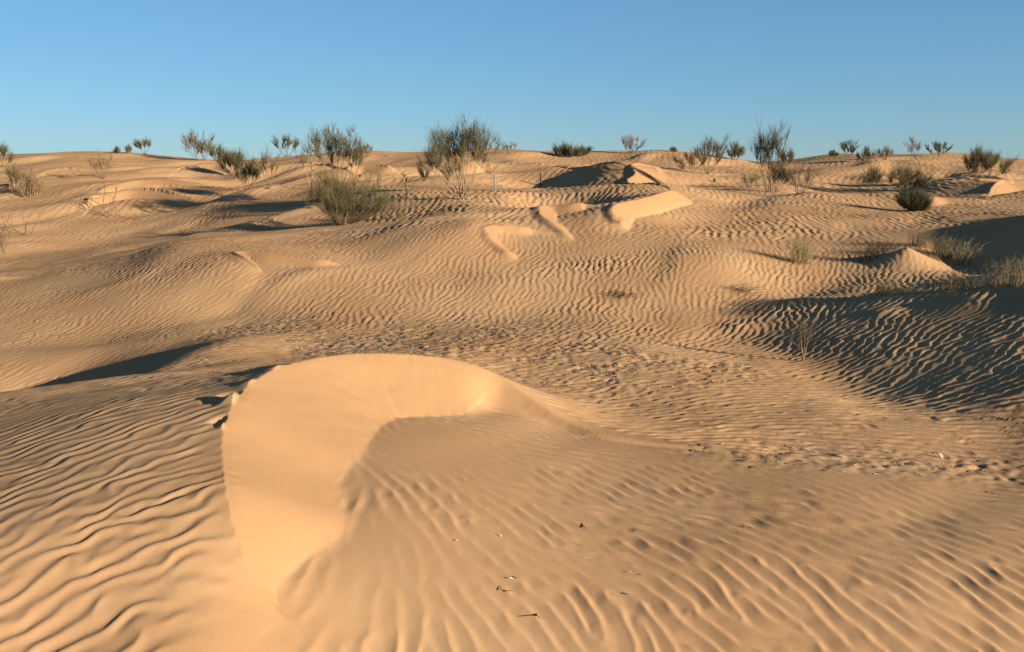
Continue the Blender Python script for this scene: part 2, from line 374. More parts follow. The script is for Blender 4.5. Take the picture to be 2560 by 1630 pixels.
FIELDS = [  # half width, near, far, grid, spacing, directions, seed, height, jitter, blend in, blend out
    (6.2, 1.4, 7.8, 0.0175, .106, theta, 5, .0062, .55, (0, 0), (5.2, 6.6)),
    (12.2, 4.6, 19.6, .0175, .100, theta, 8, .0058, 1.1, (5.2, 6.6), (16.0, 18.5)),
    (20.5, 15.0, 31.5, .028, .165, theta_far, 11, .0088, 1.0, (16.0, 18.5), (26.5, 30.5)),
    (43, 25.5, 66, .05, .28, theta_far, 6, .0105, .8, (26.5, 30.5), (64, 65.9))]
RIP = np.zeros_like(Z)
for hw, y0, y1, h, lam, fn, seed, hgt, jit, bi, bo in FIELDS:
    c = ripple_field(-hw, hw, y0, y1, h, lam, fn, seed)
    w = (sstep(*bi, GY) if bi[1] else 1.0) * (1 - sstep(*bo, GY))
    k = (np.abs(GX) < hw - 4*h) & (w > 0) & (GY > y0 + 4*h)
    x, y = GX[k], GY[k]
    j1 = value_noise(x, y, 1.35 * lam, 81 + seed) + .5 * value_noise(x, y, .75 * lam, 82 + seed); j2 = value_noise(x, y, 1.1 * lam, 83 + seed)
    r = profile(sample(c, -hw, y0, h, x, y) * np.exp(1j * (jit + .75 * (x < -1.1) * (y < 6)) * j1), np.where(y < 7, .05 - .33 * sstep(-1.6, .2, x), .25)) * (1 + .22 * np.clip(j2, -1.6, 1.6)) + .06 * j1
    RIP[k] += r * hgt * w[k]
def zone(px, py, z, rx, ry):         # soft patch on the ground, radii in metres across and away
    x, y = ground_at(px, py, z)
    return np.exp(-((GX - x) / rx)**2 - ((GY - y) / ry)**2)
amp = 1 + .28 * value_noise(GX, GY, .9, 41) + .15 * value_noise(GX, GY, .35, 42)
calm = .97 * FOOT
for q in [(1080,1120,-.1,.65,.75,.95),(1250,1060,-.2,.5,.4,.8),(900,1380,-.08,.26,.45,.97),(850,1470,-.08,.24,.30,.95),(930,1330,-.08,.25,.40,.95),(880,1215,-.04,.16,.35,.9),(660,1500,-.03,.22,.30,1.0),(640,1630,-.1,.18,.2,.8),(2150,1190,-.3,1.3,.36,.85),(2600,1260,-.3,.9,.34,.6),(1560,1110,-.25,.6,.22,.9),(1780,1140,-.25,.7,.24,.9),(1980,1165,-.26,.7,.24,.8),
          (1000,860,-.3,1.9,1.5,.8),(1500,900,-.3,1.6,1.4,.75),(600,830,-.45,1.2,.8,.7),(1330,960,-.2,.4,.5,.8),(760,905,.3,.8,.35,.3)]:
    calm = np.maximum(calm, zone(*q[:5]) * q[5])
LITTER = np.zeros_like(Z)
for q in [(1000,850,-.3,1.5,1.5,1),(1450,890,-.3,1.2,1.3,1),(560,825,-.45,.7,.6,.9),(720,820,-.42,.6,.8,1),(1250,830,-.33,1.2,1.2,1),(2100,1120,-.26,.9,.35,.6),(1750,920,-.35,.8,.8,.7),(2400,1150,-.3,.6,.4,.5)]:
    LITTER = np.maximum(LITTER, zone(*q[:5]) * q[5])
LITTER = np.clip(LITTER * (1.1 + .5 * value_noise(GX, GY, .5, 51).clip(-1.5, 1.5)), 0, 1)
calm = np.clip(calm + .30 * np.clip(value_noise(GX, GY, 1.7, 43) - .55, 0, 1) * (GY > 9), 0, 1)
for ax, ay, rx, ry, k in [(.9,3.4,1.5,1.1,.35),(-2.3,3.9,1.2,1.7,-.30),(-.2,23.4,3.6,2.6,.7),(-3.6,17.0,3.0,1.5,.7),(-8.2,18.5,2.4,2.6,.6),(-4.2,9.0,1.6,1.6,.45),(4.6,9.0,1.8,2.4,.35),(-10,27,4,3,.4)]:
    amp = amp * (1 + k * np.exp(-((GX - ax) / rx)**2 - ((GY - ay) / ry)**2))
amp = np.clip(amp, .25, 2.4) * (1 - calm) * (1 - SLIP) * (1 - np.where(GY > 10, .85, .55) * (1 - sstep(.02, np.where(GY > 10, .25, .16), CRESTN)))
Z += RIP * amp
SLIP = np.maximum(SLIP, .85 * FOOT)
Z += LITTER * (.006 * value_noise(GX, GY, .055, 61) + .005 * value_noise(GX, GY, .13, 62)) * (1 - SLIP)
for hx, hy, hz, hr, hd in [(590,1000,.31,.085,.040),(556,992,.30,.10,-.035),(625,955,.32,.07,.014),(690,916,.31,.09,.014),(548,1052,.28,.05,-.022),(566,1062,.29,.04,.02)]:
    x, y = ground_at(hx, hy, hz)
    Z += hd * np.exp(-(((GX - x)**2 + (GY - y)**2) / hr**2)**1.5) * (1 - .9 * SLIP)
# ------------------------------------------------------------------ mesh
def grid_mesh(name, X, Y, Zg):
    nr, nc = X.shape
    me = bpy.data.meshes.new(name)
    co = np.stack([X, Y, Zg], -1).reshape(-1, 3).astype(np.float32)
    idx = np.arange(nr * nc).reshape(nr, nc)
    q = np.stack([idx[:-1, :-1], idx[:-1, 1:], idx[1:, 1:], idx[1:, :-1]], -1).reshape(-1, 4).astype(np.int32)
    me.vertices.add(len(co)); me.vertices.foreach_set('co', co.ravel())
    me.loops.add(q.size); me.loops.foreach_set('vertex_index', q.ravel())
    me.polygons.add(len(q)); me.polygons.foreach_set('loop_start', np.arange(0, q.size, 4, dtype=np.int32))
    me.polygons.foreach_set('use_smooth', np.ones(len(q), bool))
    me.update(calc_edges=True)
    return me
def new_mat(name, rough=.9, spec=.2):
    m = bpy.data.materials.new(name); m.use_nodes = True
    p = m.node_tree.nodes['Principled BSDF']
    p.inputs['Roughness'].default_value = rough; p.inputs['Specular IOR Level'].default_value = spec
    return m, m.node_tree.nodes, m.node_tree.links, p
def ramp(N, stops):
    r = N.new('ShaderNodeValToRGB'); e = r.color_ramp.elements
    for i, (pos, c) in enumerate(stops):
        k = e[i] if i < 2 else e.new(pos)
        k.position = pos; k.color = (*c, 1)
    return r
sm, N, Lk, P = new_mat('sand', 1.0, 0.0)
geo = N.new('ShaderNodeNewGeometry')
def noise(scale, detail=4, rough=.55):
    n = N.new('ShaderNodeTexNoise'); n.inputs['Scale'].default_value = scale; n.inputs['Detail'].default_value = detail; n.inputs['Roughness'].default_value = rough
    Lk.new(geo.outputs['Position'], n.inputs['Vector']); return n
def mixc(f, a, b):
    m = N.new('ShaderNodeMix'); m.data_type = 'RGBA'
    for sock, v in ((m.inputs[0], f), (m.inputs[6], a), (m.inputs[7], b)):
        if hasattr(v, 'is_linked'): Lk.new(v, sock)
        else: sock.default_value = v if not isinstance(v, tuple) else (*v, 1)
    return m.outputs[2]
n1 = noise(.55, 3); r1 = ramp(N, [(.35, (.264, .156, .078)), (.65, (.294, .184, .097))]); Lk.new(n1.outputs[0], r1.inputs[0])
at = N.new('ShaderNodeAttribute'); at.attribute_name = 'fine_sand'
c1 = mixc(at.outputs['Fac'], r1.outputs[0], (.270, .159, .077))
n2 = noise(420, 2, .7); r2 = ramp(N, [(.30, (.78, .76, .74)), (.5, (1, 1, 1)), (.72, (1.13, 1.13, 1.12))]); Lk.new(n2.outputs[0], r2.inputs[0])
mul = N.new('ShaderNodeMix'); mul.data_type = 'RGBA'; mul.blend_type = 'MULTIPLY'; mul.inputs[0].default_value = .8
Lk.new(c1, mul.inputs[6]); Lk.new(r2.outputs[0], mul.inputs[7])
at2 = N.new('ShaderNodeAttribute'); at2.attribute_name = 'litter'
n3 = noise(38, 5, .7); r3 = ramp(N, [(.50, (0, 0, 0)), (.66, (1, 1, 1))]); Lk.new(n3.outputs[0], r3.inputs[0])
fm = N.new('ShaderNodeMath'); fm.operation = 'MULTIPLY'; Lk.new(at2.outputs['Fac'], fm.inputs[0]); Lk.new(r3.outputs[0], fm.inputs[1])
fm2 = N.new('ShaderNodeMath'); fm2.operation = 'MULTIPLY'; Lk.new(fm.outputs[0], fm2.inputs[0]); fm2.inputs[1].default_value = .45
c2 = mixc(fm2.outputs[0], mul.outputs[2], (.15, .092, .058))
Lk.new(c2, P.inputs['Base Color'])
b1 = noise(520, 3, .7); bp = N.new('ShaderNodeBump'); bp.inputs['Strength'].default_value = .35; bp.inputs['Distance'].default_value = .0012
Lk.new(b1.outputs[0], bp.inputs['Height'])
b2 = noise(26, 4, .6); bp2 = N.new('ShaderNodeBump'); bp2.inputs['Strength'].default_value = .25; bp2.inputs['Distance'].default_value = .004
Lk.new(b2.outputs[0], bp2.inputs['Height']); Lk.new(bp.outputs[0], bp2.inputs['Normal']); Lk.new(bp2.outputs[0], P.inputs['Normal'])
def stretch():
    far_y = 86 * 1.35 ** np.arange(1, 13)
    ax = [U * y for y in far_y]; az = [Z[-1] * .6**(k+1) - 1.5 * (1 - .6**(k+1)) for k in range(len(far_y))]
    by = [-80., -12., -4., -1., .2, .8]; f = [120, 20, 8, 3.5, 2, 1.3]
    bx = [U * YY[0] * k for k in f]; bz = [Z[0] * w - .25 * (1 - w) for w in (0, 0, .2, .5, .8, .95)]
    return (np.vstack(bx + [GX] + ax), np.vstack([np.full((1, len(U)), y) for y in by] + [GY] + [np.full((1, len(U)), y) for y in far_y]), np.vstack(bz + [Z] + az))
g = bpy.data.objects.new('sand_dunes', grid_mesh('sand_dunes', *stretch()))
g.data.materials.append(sm); COL.objects.link(g); g['kind'] = 'structure'
def vattr(name, V):
    full = np.zeros((6 + V.shape[0] + 12, V.shape[1]), np.float32); full[6:-12] = V
    a = g.data.attributes.new(name, 'FLOAT', 'POINT'); a.data.foreach_set('value', full.ravel())
vattr('fine_sand', SLIP); vattr('litter', LITTER)

# ------------------------------------------------------------------ picking the ground seen at a place of the photo
def height(x, y):
    u = x / y
    i = min(max(np.searchsorted(U, u) - 1, 0), len(U) - 2); j = min(max(np.searchsorted(YY, y) - 1, 0), len(YY) - 2)
    fu = min(max((u - U[i]) / (U[i+1] - U[i]), 0), 1); fv = min(max((y - YY[j]) / (YY[j+1] - YY[j]), 0), 1)
    return (Z[j, i] * (1 - fu) + Z[j, i+1] * fu) * (1 - fv) + (Z[j+1, i] * (1 - fu) + Z[j+1, i+1] * fu) * fv
def pick(px, py):
    d = ray(px, py); y = 2.0
    while y < 84:
        t = y / d[1]; z = EYE + d[2] * t
        if z < height(d[0] * t, y): break
        y *= 1.002
    t = y / d[1]
    return Vector((d[0] * t, y, height(d[0] * t, y)))
# ------------------------------------------------------------------ building plants
class MB:
    def __init__(s): s.v = []; s.f = []; s.n = 0
    def tube(s, P, r0, r1, k=3):
        P = np.asarray(P, float); n = len(P); T = np.gradient(P, axis=0)
        T /= np.linalg.norm(T, axis=1)[:, None] + 1e-9
        a = np.cross(T, (0.31, 0.87, 0.12)); a /= np.linalg.norm(a, axis=1)[:, None] + 1e-9
        b = np.cross(T, a); rr = np.linspace(r0, r1, n)
        for j in range(k):
            w = 2 * math.pi * j / k
            s.v.append(P + (a * math.cos(w) + b * math.sin(w)) * rr[:, None])
        o = s.n
        for j in range(k):
            for i in range(n - 1):
                q, p = o + j * n + i, o + ((j + 1) % k) * n + i
                s.f.append((q, p, p + 1, q + 1))
        s.n += k * n
    def build(s, name, mat, parent=None, loc=None):
        me = bpy.data.meshes.new(name)
        me.from_pydata(np.concatenate(s.v).tolist() if s.v else [], [], s.f); me.update()
        me.polygons.foreach_set('use_smooth', np.ones(len(me.polygons), bool))
        me.materials.append(mat)
        o = bpy.data.objects.new(name, me); COL.objects.link(o)
        if parent: o.parent = parent
        if loc is not None: o.location = loc
        return o
def thing(name, label, cat, loc, group=None):
    o = bpy.data.objects.new(name, None); COL.objects.link(o)
    o.empty_display_size = .1; o.location = loc; o['label'] = label; o['category'] = cat
    if group: o['group'] = group
    return o
def tag(o, label, cat, group=None):
    o['label'] = label; o['category'] = cat
    if group: o['group'] = group
    return o
def plant_mat(name, stops, scale=7.0, rough=.85):
    m, N, Lk, P = new_mat(name, rough, .15)
    tc = N.new('ShaderNodeTexCoord'); n = N.new('ShaderNodeTexNoise'); n.inputs['Scale'].default_value = scale; n.inputs['Detail'].default_value = 3
    Lk.new(tc.outputs['Object'], n.inputs['Vector'])
    r = ramp(N, stops); Lk.new(n.outputs[0], r.inputs[0]); Lk.new(r.outputs[0], P.inputs['Base Color'])
    return m
M_GREEN = plant_mat('broom_green', [(.32, (0.046, 0.045, 0.018)), (.52, (0.076, 0.069, 0.030)), (.70, (0.119, 0.096, 0.046))])
M_OLIVE = plant_mat('broom_olive', [(.32, (0.069, 0.058, 0.028)), (.55, (0.109, 0.086, 0.043)), (.70, (0.145, 0.109, 0.056))])
M_GREY = plant_mat('grey_twig', [(.35, (0.106, 0.086, 0.063)), (.65, (0.172, 0.139, 0.106))])
M_BARK = plant_mat('bark', [(.35, (0.073, 0.045, 0.028)), (.65, (0.139, 0.092, 0.056))], 14)
M_PALE = plant_mat('pale_bark', [(.35, (0.132, 0.092, 0.056)), (.65, (0.218, 0.165, 0.106))], 14)
M_STRAW = plant_mat('straw', [(.35, (0.172, 0.125, 0.056)), (.65, (0.264, 0.205, 0.106))])
M_DARK = plant_mat('dark_litter', [(.35, (0.033, 0.021, 0.016)), (.65, (0.073, 0.046, 0.033))], 20)
def curve(a, b, c, n):
    t = np.linspace(0, 1, n)[:, None]; return (1-t)**2 * np.array(a) + 2*t*(1-t) * np.array(b) + t*t * np.array(c)
def unit(v): v = np.asarray(v, float); return v / (np.linalg.norm(v) + 1e-9)
def tuft(mb, base, d, L, n, r, spread, rg, seg=3):
    """a brush of thin twigs around direction d"""
    for _ in range(n):
        dd = unit(np.asarray(d) + rg.normal(0, spread, 3)); l = L * rg.uniform(.55, 1.1)
        o = np.asarray(base) + rg.normal(0, .018, 3) - np.asarray(d) * rg.uniform(0, .35) * L
        up = np.array((0, 0, 1.0)) * l * rg.uniform(.0, .28)
        mb.tube(curve(o, o + dd * l * .55, o + dd * l + up * .5, seg), r, r * .35, 3)
def shrub(base, top, left, right, label, cat='shrub', kind='broom', name='broom_shrub', nst=7, leafy=1.0, seed=0, lean=0.0, start=.45, tl=.30, mats=None, group=None, depth=.75, thick=1.0, flat=.75, bushy=.22, prof=None):
    """base: photo place of the foot (x, y); top: y of its highest twig; left/right: x of its sides"""
    rg = np.random.default_rng(seed + 1000)
    if group == 'shrubs standing on the skyline': leafy *= 1.15
    p = pick(*base); D = math.hypot(p.y, EYE - p.z); m = D / F_PX
    H, WL, WR = (base[1] - top) * m, (base[0] - left) * m, (right - base[0]) * m
    wood, leaf = mats or (M_BARK, M_GREEN)
    root = thing(name, label, cat, p - Vector((0, 0, .02)), group)
    fo = MB(); px = m * 2.5                       # px: one pixel of the finished picture at that distance
    rt = max(.0020, .15 * px) * thick; rs = max(.009, (.38 if D < 32 else .26) * px) * thick
    seg = 3 if D < 30 else 2
    hs = rg.permutation(np.linspace(flat, 1, nst))
    xs = np.linspace(-WL, WR, nst) * .93
    for i in range(nst):
        x = xs[i] + rg.normal(0, .05) * (WL + WR)
        x = min(max(x, -WL), WR)
        e = abs(x) / max(WL if x < 0 else WR, 1e-6)
        h = H * hs[i] * (1 - .22 * e * e)
        if prof: h = H * float(np.interp((x + WL) / (WL + WR), np.linspace(0, 1, len(prof)), prof)) * rg.uniform(.9, 1.0)
        tlen = tl * H
        tip = np.array((x, rg.normal(0, .4) * depth * (WL + WR) * .5, max(h - tlen * .75 * (leafy > 0), .3 * h)))
        b0 = np.array((rg.normal(0, .04) * (WL + WR), rg.normal(0, .04) * (WL + WR), -.03))
        mid = np.array((tip[0] * .62, tip[1] * .62, tip[2] * rg.uniform(.30, .45))) + rg.normal(0, .03, 3) * H
        C = curve(b0, mid, tip, 8)
        C[1:-1] += rg.normal(0, .012, (6, 3)) * H
        mb = MB(); mb.tube(C, rs * (1.25 if nst < 6 else 1.0), rs * .4, 4 if D < 30 else 3)
        ends = [(C[-1], unit(C[-1] - C[-3]))]
        for j in range(rg.integers(3, 6)):
            t = rg.uniform(start, .95); k = int(t * 7); q = C[k] + (C[min(k+1, 7)] - C[k]) * (t * 7 - k)
            d = unit(unit(C[-1] - C[k - 1]) + rg.normal(0, .42, 3) * (1, 1, .3) + (0, 0, .25)); l = H * rg.uniform(.14, .30)
            z = q + d * l; E = curve(q, q + d * l * .5 + rg.normal(0, .02, 3) * H, z, 4)
            E[:, 2] = np.minimum(E[:, 2], H * (1 - .8 * tl) if leafy else H * .97)
            mb.tube(E, rs * .45, rs * .22, 3); ends.append((E[-1], d))
            for _ in range(2):
                d2 = unit(d + rg.normal(0, .5, 3) * (1, 1, .4) + (0, 0, .15)); w = E[rg.integers(1, 4)]
                l2 = l * rg.uniform(.4, .8); mb.tube(curve(w, w + d2 * l2 * .5, w + d2 * l2 + (0, 0, .04 * l2), 3), rs * .28, rs * .16, 3)
                ends.append((w + d2 * l2, d2))
        mb.build('branch', wood, root)
        if leafy:
            for q, d in ends:
                tuft(fo, q, unit(d + np.array((0, 0, .55))), tlen * rg.uniform(.7, 1.1), max(2, int((8 if D < 30 else 5) * leafy * rg.uniform(.3, 1.5))), rt, bushy, rg, seg)
    if leafy: fo.build('foliage', leaf, root)['kind'] = 'stuff'
    return root
def grass(base, top, left, right, label, name='grass_tuft', cat='grass tuft', n=90, seed=0, mat=None, spread=.5, group=None, r=.0016):
    rg = np.random.default_rng(seed + 2000)
    p = pick(*base); D = math.hypot(p.y, EYE - p.z); m = D / F_PX
    H, WL, WR = (base[1] - top) * m, (base[0] - left) * m, (right - base[0]) * m
    mb = MB(); rr = max(r, .2 * 2.5 * m)
    for i in range(int(n * .62)):
        x0 = rg.uniform(-WL, WR) * .55; y0 = rg.normal(0, .18) * (WL + WR)
        z0 = height(p.x + x0, p.y + y0) - p.z - .02
        x1 = x0 + rg.uniform(-WL, WR) * spread; y1 = y0 + rg.normal(0, .2) * (WL + WR) * spread
        h = H * rg.uniform(.45, 1.0)
        mb.tube(curve((x0, y0, z0), (x0 * .9 + x1 * .1, y0, z0 + h * .6), (x1, y1, z0 + h), 4), rr, rr * .35, 3)
        if rg.random() < .45:
            t = rg.uniform(.5, .9); q = np.array((x0, y0, z0)) * (1 - t) + np.array((x1, y1, z0 + h)) * t
            mb.tube(curve(q, q + rg.normal(0, .05, 3) * H + (0, 0, .08 * H), q + rg.normal(0, .16, 3) * H + (0, 0, .1 * H), 3), rr * .8, rr * .3, 3)
    o = mb.build(name, mat or M_STRAW, None, p)
    return tag(o, label, cat, group)
def bare(lines, label, name='dead_shrub', cat='dead shrub', mat=None, seed=0, r=.012, twigs=2, group=None, kids='branch'):
    """bare sticks: each line is a list of photo places; the first one is on the ground"""
    rg = np.random.default_rng(seed + 3000); mat = mat or M_BARK
    p = pick(*lines[0][0]); D = p.y
    root = thing(name, label, cat, p, group) if len(lines) > 1 or twigs else None
    for ln in lines:
        P = np.array([np.array(at_y(x, y, D + rg.normal(0, .05) * (i > 0))) for i, (x, y) in enumerate(ln)]) - np.array(p)
        P = catmull(P, 5) if len(P) > 2 else P
        mb = MB(); px = D / F_PX * 2.5; ra = max(r, .28 * px)
        mb.tube(P, ra, ra * .45, 5)
        for _ in range(twigs):
            k = rg.integers(len(P) // 2, len(P)); d = unit(np.array((rg.normal(0, .7), rg.normal(0, .5), rg.uniform(.3, 1))))
            l = np.linalg.norm(P[-1] - P[0]) * rg.uniform(.12, .3); mb.tube(curve(P[k], P[k] + d * l * .5 + rg.normal(0, .03, 3) * l, P[k] + d * l, 3), ra * .5, ra * .25, 3)
        o = mb.build(kids if root else name, mat, root, None if root else p)
        if not root: return tag(o, label, cat, group)
    return root

# ------------------------------------------------------------------ the plants, from left to right
GA, OL, GR, DRY = (M_PALE, M_GREEN), (M_BARK, M_OLIVE), (M_GREY, M_GREY), (M_BARK, M_BARK)
sky_g = 'shrubs standing on the skyline'
mid_g = 'broom shrubs between the dunes'
dry_g = 'leafless dry shrubs on the left slope'
shrub((4,418), 361, -24, 27, 'green bushy shrub cut off by the left picture edge, at the skyline', nst=6, seed=1, start=.6, tl=.42, leafy=1.6)
shrub((38,476), 407, 30, 56, 'small green topped shrub above the brown thicket at the far left', nst=4, seed=2, mats=OL, tl=.5, leafy=1.6, start=.5)
grass((72,488), 418, 38, 122, 'brown fuzzy thicket of dry stems along the dark dune edge at the far left', name='dry_thicket', cat='dry thicket', n=330, seed=3, mat=plant_mat('brown_stem', [(.35, (0.109, 0.068, 0.037)), (.65, (0.204, 0.136, 0.075))]), spread=.6)
shrub((258,447), 380, 222, 280, 'thin brown dry shrub with two feathery tufts, above the bare sticks on the left slope', nst=5, seed=4, mats=OL, leafy=.5, tl=.35, start=.6, group=dry_g)
bare([[(201,516),(203,490),(207,465),(196,447),(180,432)],[(224,520),(230,490),(228,470),(219,462)],[(201,514),(215,502),(232,497),(250,495)],[(230,500),(245,508),(259,521)]], 'leafless grey brown sticks arching over, leftmost of the dead shrubs on the left dune', seed=5, group=dry_g, r=.016)
bare([[(267,543),(250,530),(237,526)],[(269,545),(275,520),(290,480),(296,455)],[(285,548),(292,532),(286,512),(291,470)],[(285,548),(276,538),(262,528)],[(262,530),(258,510),(262,470),(258,440)]], 'dead shrub of tall thin bare stems rising from a tangle, on the left dune', seed=6, group=dry_g, r=.016)
bare([[(353,551),(352,535),(362,518),(374,505),(391,494)]], 'lone forked bare twig leaning right, on open sand in the left distance', name='dead_twig', cat='twig', seed=7, twigs=0, r=.02)
shrub((4,655), 512, -45, 34, 'tall dry brown shrub cut by the left edge above the shaded dune flank', nst=8, seed=8, mats=DRY, leafy=.35, tl=.3, start=.3, group=dry_g)
bare([[(64,589),(63,565),(56,540),(55,520)],[(64,588),(67,560),(74,540)],[(75,590),(88,562),(97,545),(103,527)],[(62,588),(45,580),(30,574)]], 'small dead shrub of four straight bare sticks, beside the left edge', seed=9, group=dry_g, r=.013)
shrub((312,384), 363, 289, 326, 'low spread of green twigs on the left dune top', nst=6, seed=10, start=.3, tl=.5, leafy=1.2, group=sky_g)
shrub((361,387), 344, 348, 373, 'little tree like shrub with a bare stem and green top, on the left skyline', nst=4, seed=11, start=.7, tl=.4, leafy=1.5, group=sky_g)
shrub((490,402), 330, 470, 497, 'tall upright brown shrub, left one of the close pair on the left skyline', nst=7, seed=12, mats=(M_BARK, M_OLIVE), start=.4, tl=.28, leafy=.8, bushy=.16, group=sky_g)
shrub((510,402), 337, 496, 528, 'tall upright brown shrub, right one of the close pair on the left skyline', nst=7, seed=13, mats=(M_BARK, M_OLIVE), start=.4, tl=.28, leafy=.8, bushy=.16, group=sky_g)
shrub((541,402), 361, 524, 556, 'small grey green shrub just right of the tall pair on the left skyline', nst=6, seed=14, start=.4, tl=.42, leafy=1.3, group=sky_g)
shrub((584,436), 378, 553, 606, 'dense dark green shrub leaning over the small bright dune on the left', nst=9, seed=15, start=.5, tl=.45, leafy=2.4, group=mid_g)
shrub((618,473), 403, 596, 645, 'shrub with reddish bare stems, below the dense dark green one', nst=6, seed=16, mats=OL, start=.55, tl=.34, leafy=1.1, group=mid_g)
shrub((676,474), 376, 640, 684, 'thin spindly shrub with few olive tufts, left of the big thicket', nst=4, seed=17, mats=OL, start=.6, tl=.26, leafy=.8, group=mid_g)
shrub((716,392), 337, 688, 746, 'forked skyline shrub with a green heart and bare upper limbs, left of the thicket', nst=7, seed=18, start=.45, tl=.34, leafy=1.0, group=sky_g)
shrub((780,472), 335, 760, 797, 'very thin tall shrub of two pale stems, just left of the big thicket', nst=3, seed=19, mats=GA, start=.6, tl=.22, leafy=.6, group=mid_g)
shrub((846,503), 332, 790, 904, 'tall shrub with dark tufts high on bare stems, behind the largest round bush', nst=11, seed=20, start=.62, tl=.18, leafy=1.5, bushy=.28, group=mid_g, prof=[.85,1,.95,.92,1,.9,.7])
shrub((862,561), 430, 776, 976, 'largest round bush, dark green and dense down to the sand, standing before a brown ridge', nst=30, seed=21, start=.12, tl=.27, leafy=1.25, bushy=.38, depth=.8, group=mid_g, prof=[.62,.85,.78,1,.74,.95,.7,.88,.8,.55,.36])
shrub((920,383), 360, 908, 928, 'tiny dry tuft on the bright sand crest behind the big thicket', nst=4, seed=22, mats=DRY, start=.3, tl=.4, leafy=.6, group=sky_g)
shrub((1160,499), 316, 1064, 1226, 'widest tall bush, pale stems fanning up to a green top', nst=24, seed=23, mats=GA, start=.55, tl=.17, leafy=1.35, bushy=.32, depth=.7, group=mid_g, prof=[.62,.78,.85,.84,1,.9,.97,.95,.93,.9,.9])
shrub((1118,478), 404, 1054, 1122, 'dark olive tuft leaning left out of the widest tall bush', nst=2, seed=24, mats=OL, start=.8, tl=.5, leafy=2.6, flat=.95, group=mid_g, prof=[1,.95])
shrub((1238,478), 379, 1232, 1250, 'wispy dry stem with a straw tuft, behind the pale post', nst=2, seed=25, mats=(M_PALE, M_STRAW), start=.8, tl=.2, leafy=.5, group=mid_g)
shrub((1276,385), 354, 1256, 1291, 'sparse bare twigs on the crest right of the widest tall bush', nst=6, seed=26, mats=GR, start=.4, tl=.3, leafy=.4, group=sky_g)
shrub((1418,393), 357, 1390, 1444, 'low green shrub of drooping fans, left of the two in mid skyline', nst=8, seed=27, start=.2, tl=.6, leafy=1.7, group=sky_g)
shrub((1458,390), 363, 1445, 1472, 'small green shrub, right one of the two low ones in mid skyline', nst=6, seed=28, start=.2, tl=.6, leafy=1.5, group=sky_g)
shrub((1578,382), 339, 1556, 1602, 'grey leafless shrub of upright twigs on the smooth central dune top', nst=11, seed=29, mats=GR, start=.3, tl=.3, leafy=.7, bushy=.16, group=sky_g)
shrub((1683,380), 366, 1676, 1691, 'tiny green tuft on the right shoulder of the smooth central dune', nst=4, seed=30, start=.2, tl=.6, leafy=1.2, group=sky_g)
shrub((1730,432), 377, 1698, 1748, 'low shrub of thick tufted arms leaning left, on the lit central slope', nst=4, seed=31, mats=OL, start=.35, tl=.30, leafy=2.0, bushy=.22, group=mid_g)
shrub((1768,436), 347, 1748, 1808, 'shrub with dark tufts at mid height, on the lit central slope', nst=8, seed=32, mats=OL, start=.35, tl=.24, leafy=1.6, group=mid_g)
shrub((1838,401), 356, 1821, 1856, 'compact grey green shrub on the skyline right of the central dune', nst=7, seed=33, start=.25, tl=.4, leafy=1.6, group=sky_g)
shrub((1872,468), 426, 1857, 1894, 'small dry shrub of looping straw coloured twigs, left of the tallest shrub on the right', nst=6, seed=34, mats=(M_PALE, M_STRAW), start=.4, tl=.3, leafy=.4, group=mid_g)
shrub((1924,481), 328, 1888, 1942, 'tallest shrub on the right, two green plumes above reddish stems', nst=8, seed=35, mats=(M_BARK, M_GREEN), start=.5, tl=.22, leafy=1.3, bushy=.2, group=mid_g, prof=[.75,.98,.8,.78,.95,1])
shrub((1940,481), 404, 1928, 1964, 'olive shrub leaning right against the foot of the tallest shrub on the right', nst=5, seed=36, mats=OL, start=.5, tl=.35, leafy=1.5, group=mid_g)
shrub((1966,414), 373, 1949, 1982, 'small dark shrub on the skyline behind the tallest shrub on the right', nst=6, seed=37, mats=OL, start=.35, tl=.35, leafy=1.5, group=sky_g)
shrub((2000,487), 413, 1966, 2036, 'bare reddish brown shrub of curving limbs, right of the tallest shrub', nst=9, seed=38, mats=DRY, start=.35, tl=.2, leafy=.35, group=mid_g)
shrub((2081,392), 374, 2072, 2089, 'tiny green tuft at the left shoulder of the smooth right hand dune', nst=5, seed=39, start=.2, tl=.5, leafy=1.2, group=sky_g)
shrub((2121,393), 351, 2103, 2137, 'dark two plumed shrub on the top of the smooth right hand dune', nst=6, seed=40, start=.35, tl=.32, leafy=1.4, group=sky_g)
shrub((2168,403), 367, 2150, 2184, 'grey green shrub in the dip right of the smooth right hand dune', nst=6, seed=41, start=.35, tl=.35, leafy=1.2, group=sky_g)
shrub((2211,400), 364, 2195, 2228, 'grey leafless shrub second right of the smooth right hand dune', nst=8, seed=42, mats=GR, start=.3, tl=.3, leafy=.7, bushy=.16, group=sky_g)
shrub((2290,397), 344, 2268, 2297, 'pale bare shrub on one bent stem, on the right skyline', nst=5, seed=43, mats=GR, start=.5, tl=.28, leafy=.7, bushy=.14, lean=.3, group=sky_g)
shrub((2346,391), 353, 2322, 2367, 'dark shrub of upright plumes, last one standing on the right skyline', nst=7, seed=44, start=.35, tl=.3, leafy=1.2, bushy=.18, group=sky_g)
shrub((2444,450), 371, 2411, 2466, 'dense green clumped shrub, left part of the pair at the far right', nst=9, seed=45, start=.4, tl=.34, leafy=2.3, group=mid_g)
shrub((2474,446), 381, 2464, 2519, 'green shrub with one plume leaning right, right part of the pair at the far right', nst=5, seed=46, start=.45, tl=.36, leafy=2.2, group=mid_g, prof=[1,.95,.6,.75])
shrub((2180,486), 404, 2165, 2194, 'thin olive brown shrub in the shaded hollow at the right', nst=5, seed=47, mats=OL, start=.4, tl=.34, leafy=1.2, group=mid_g)
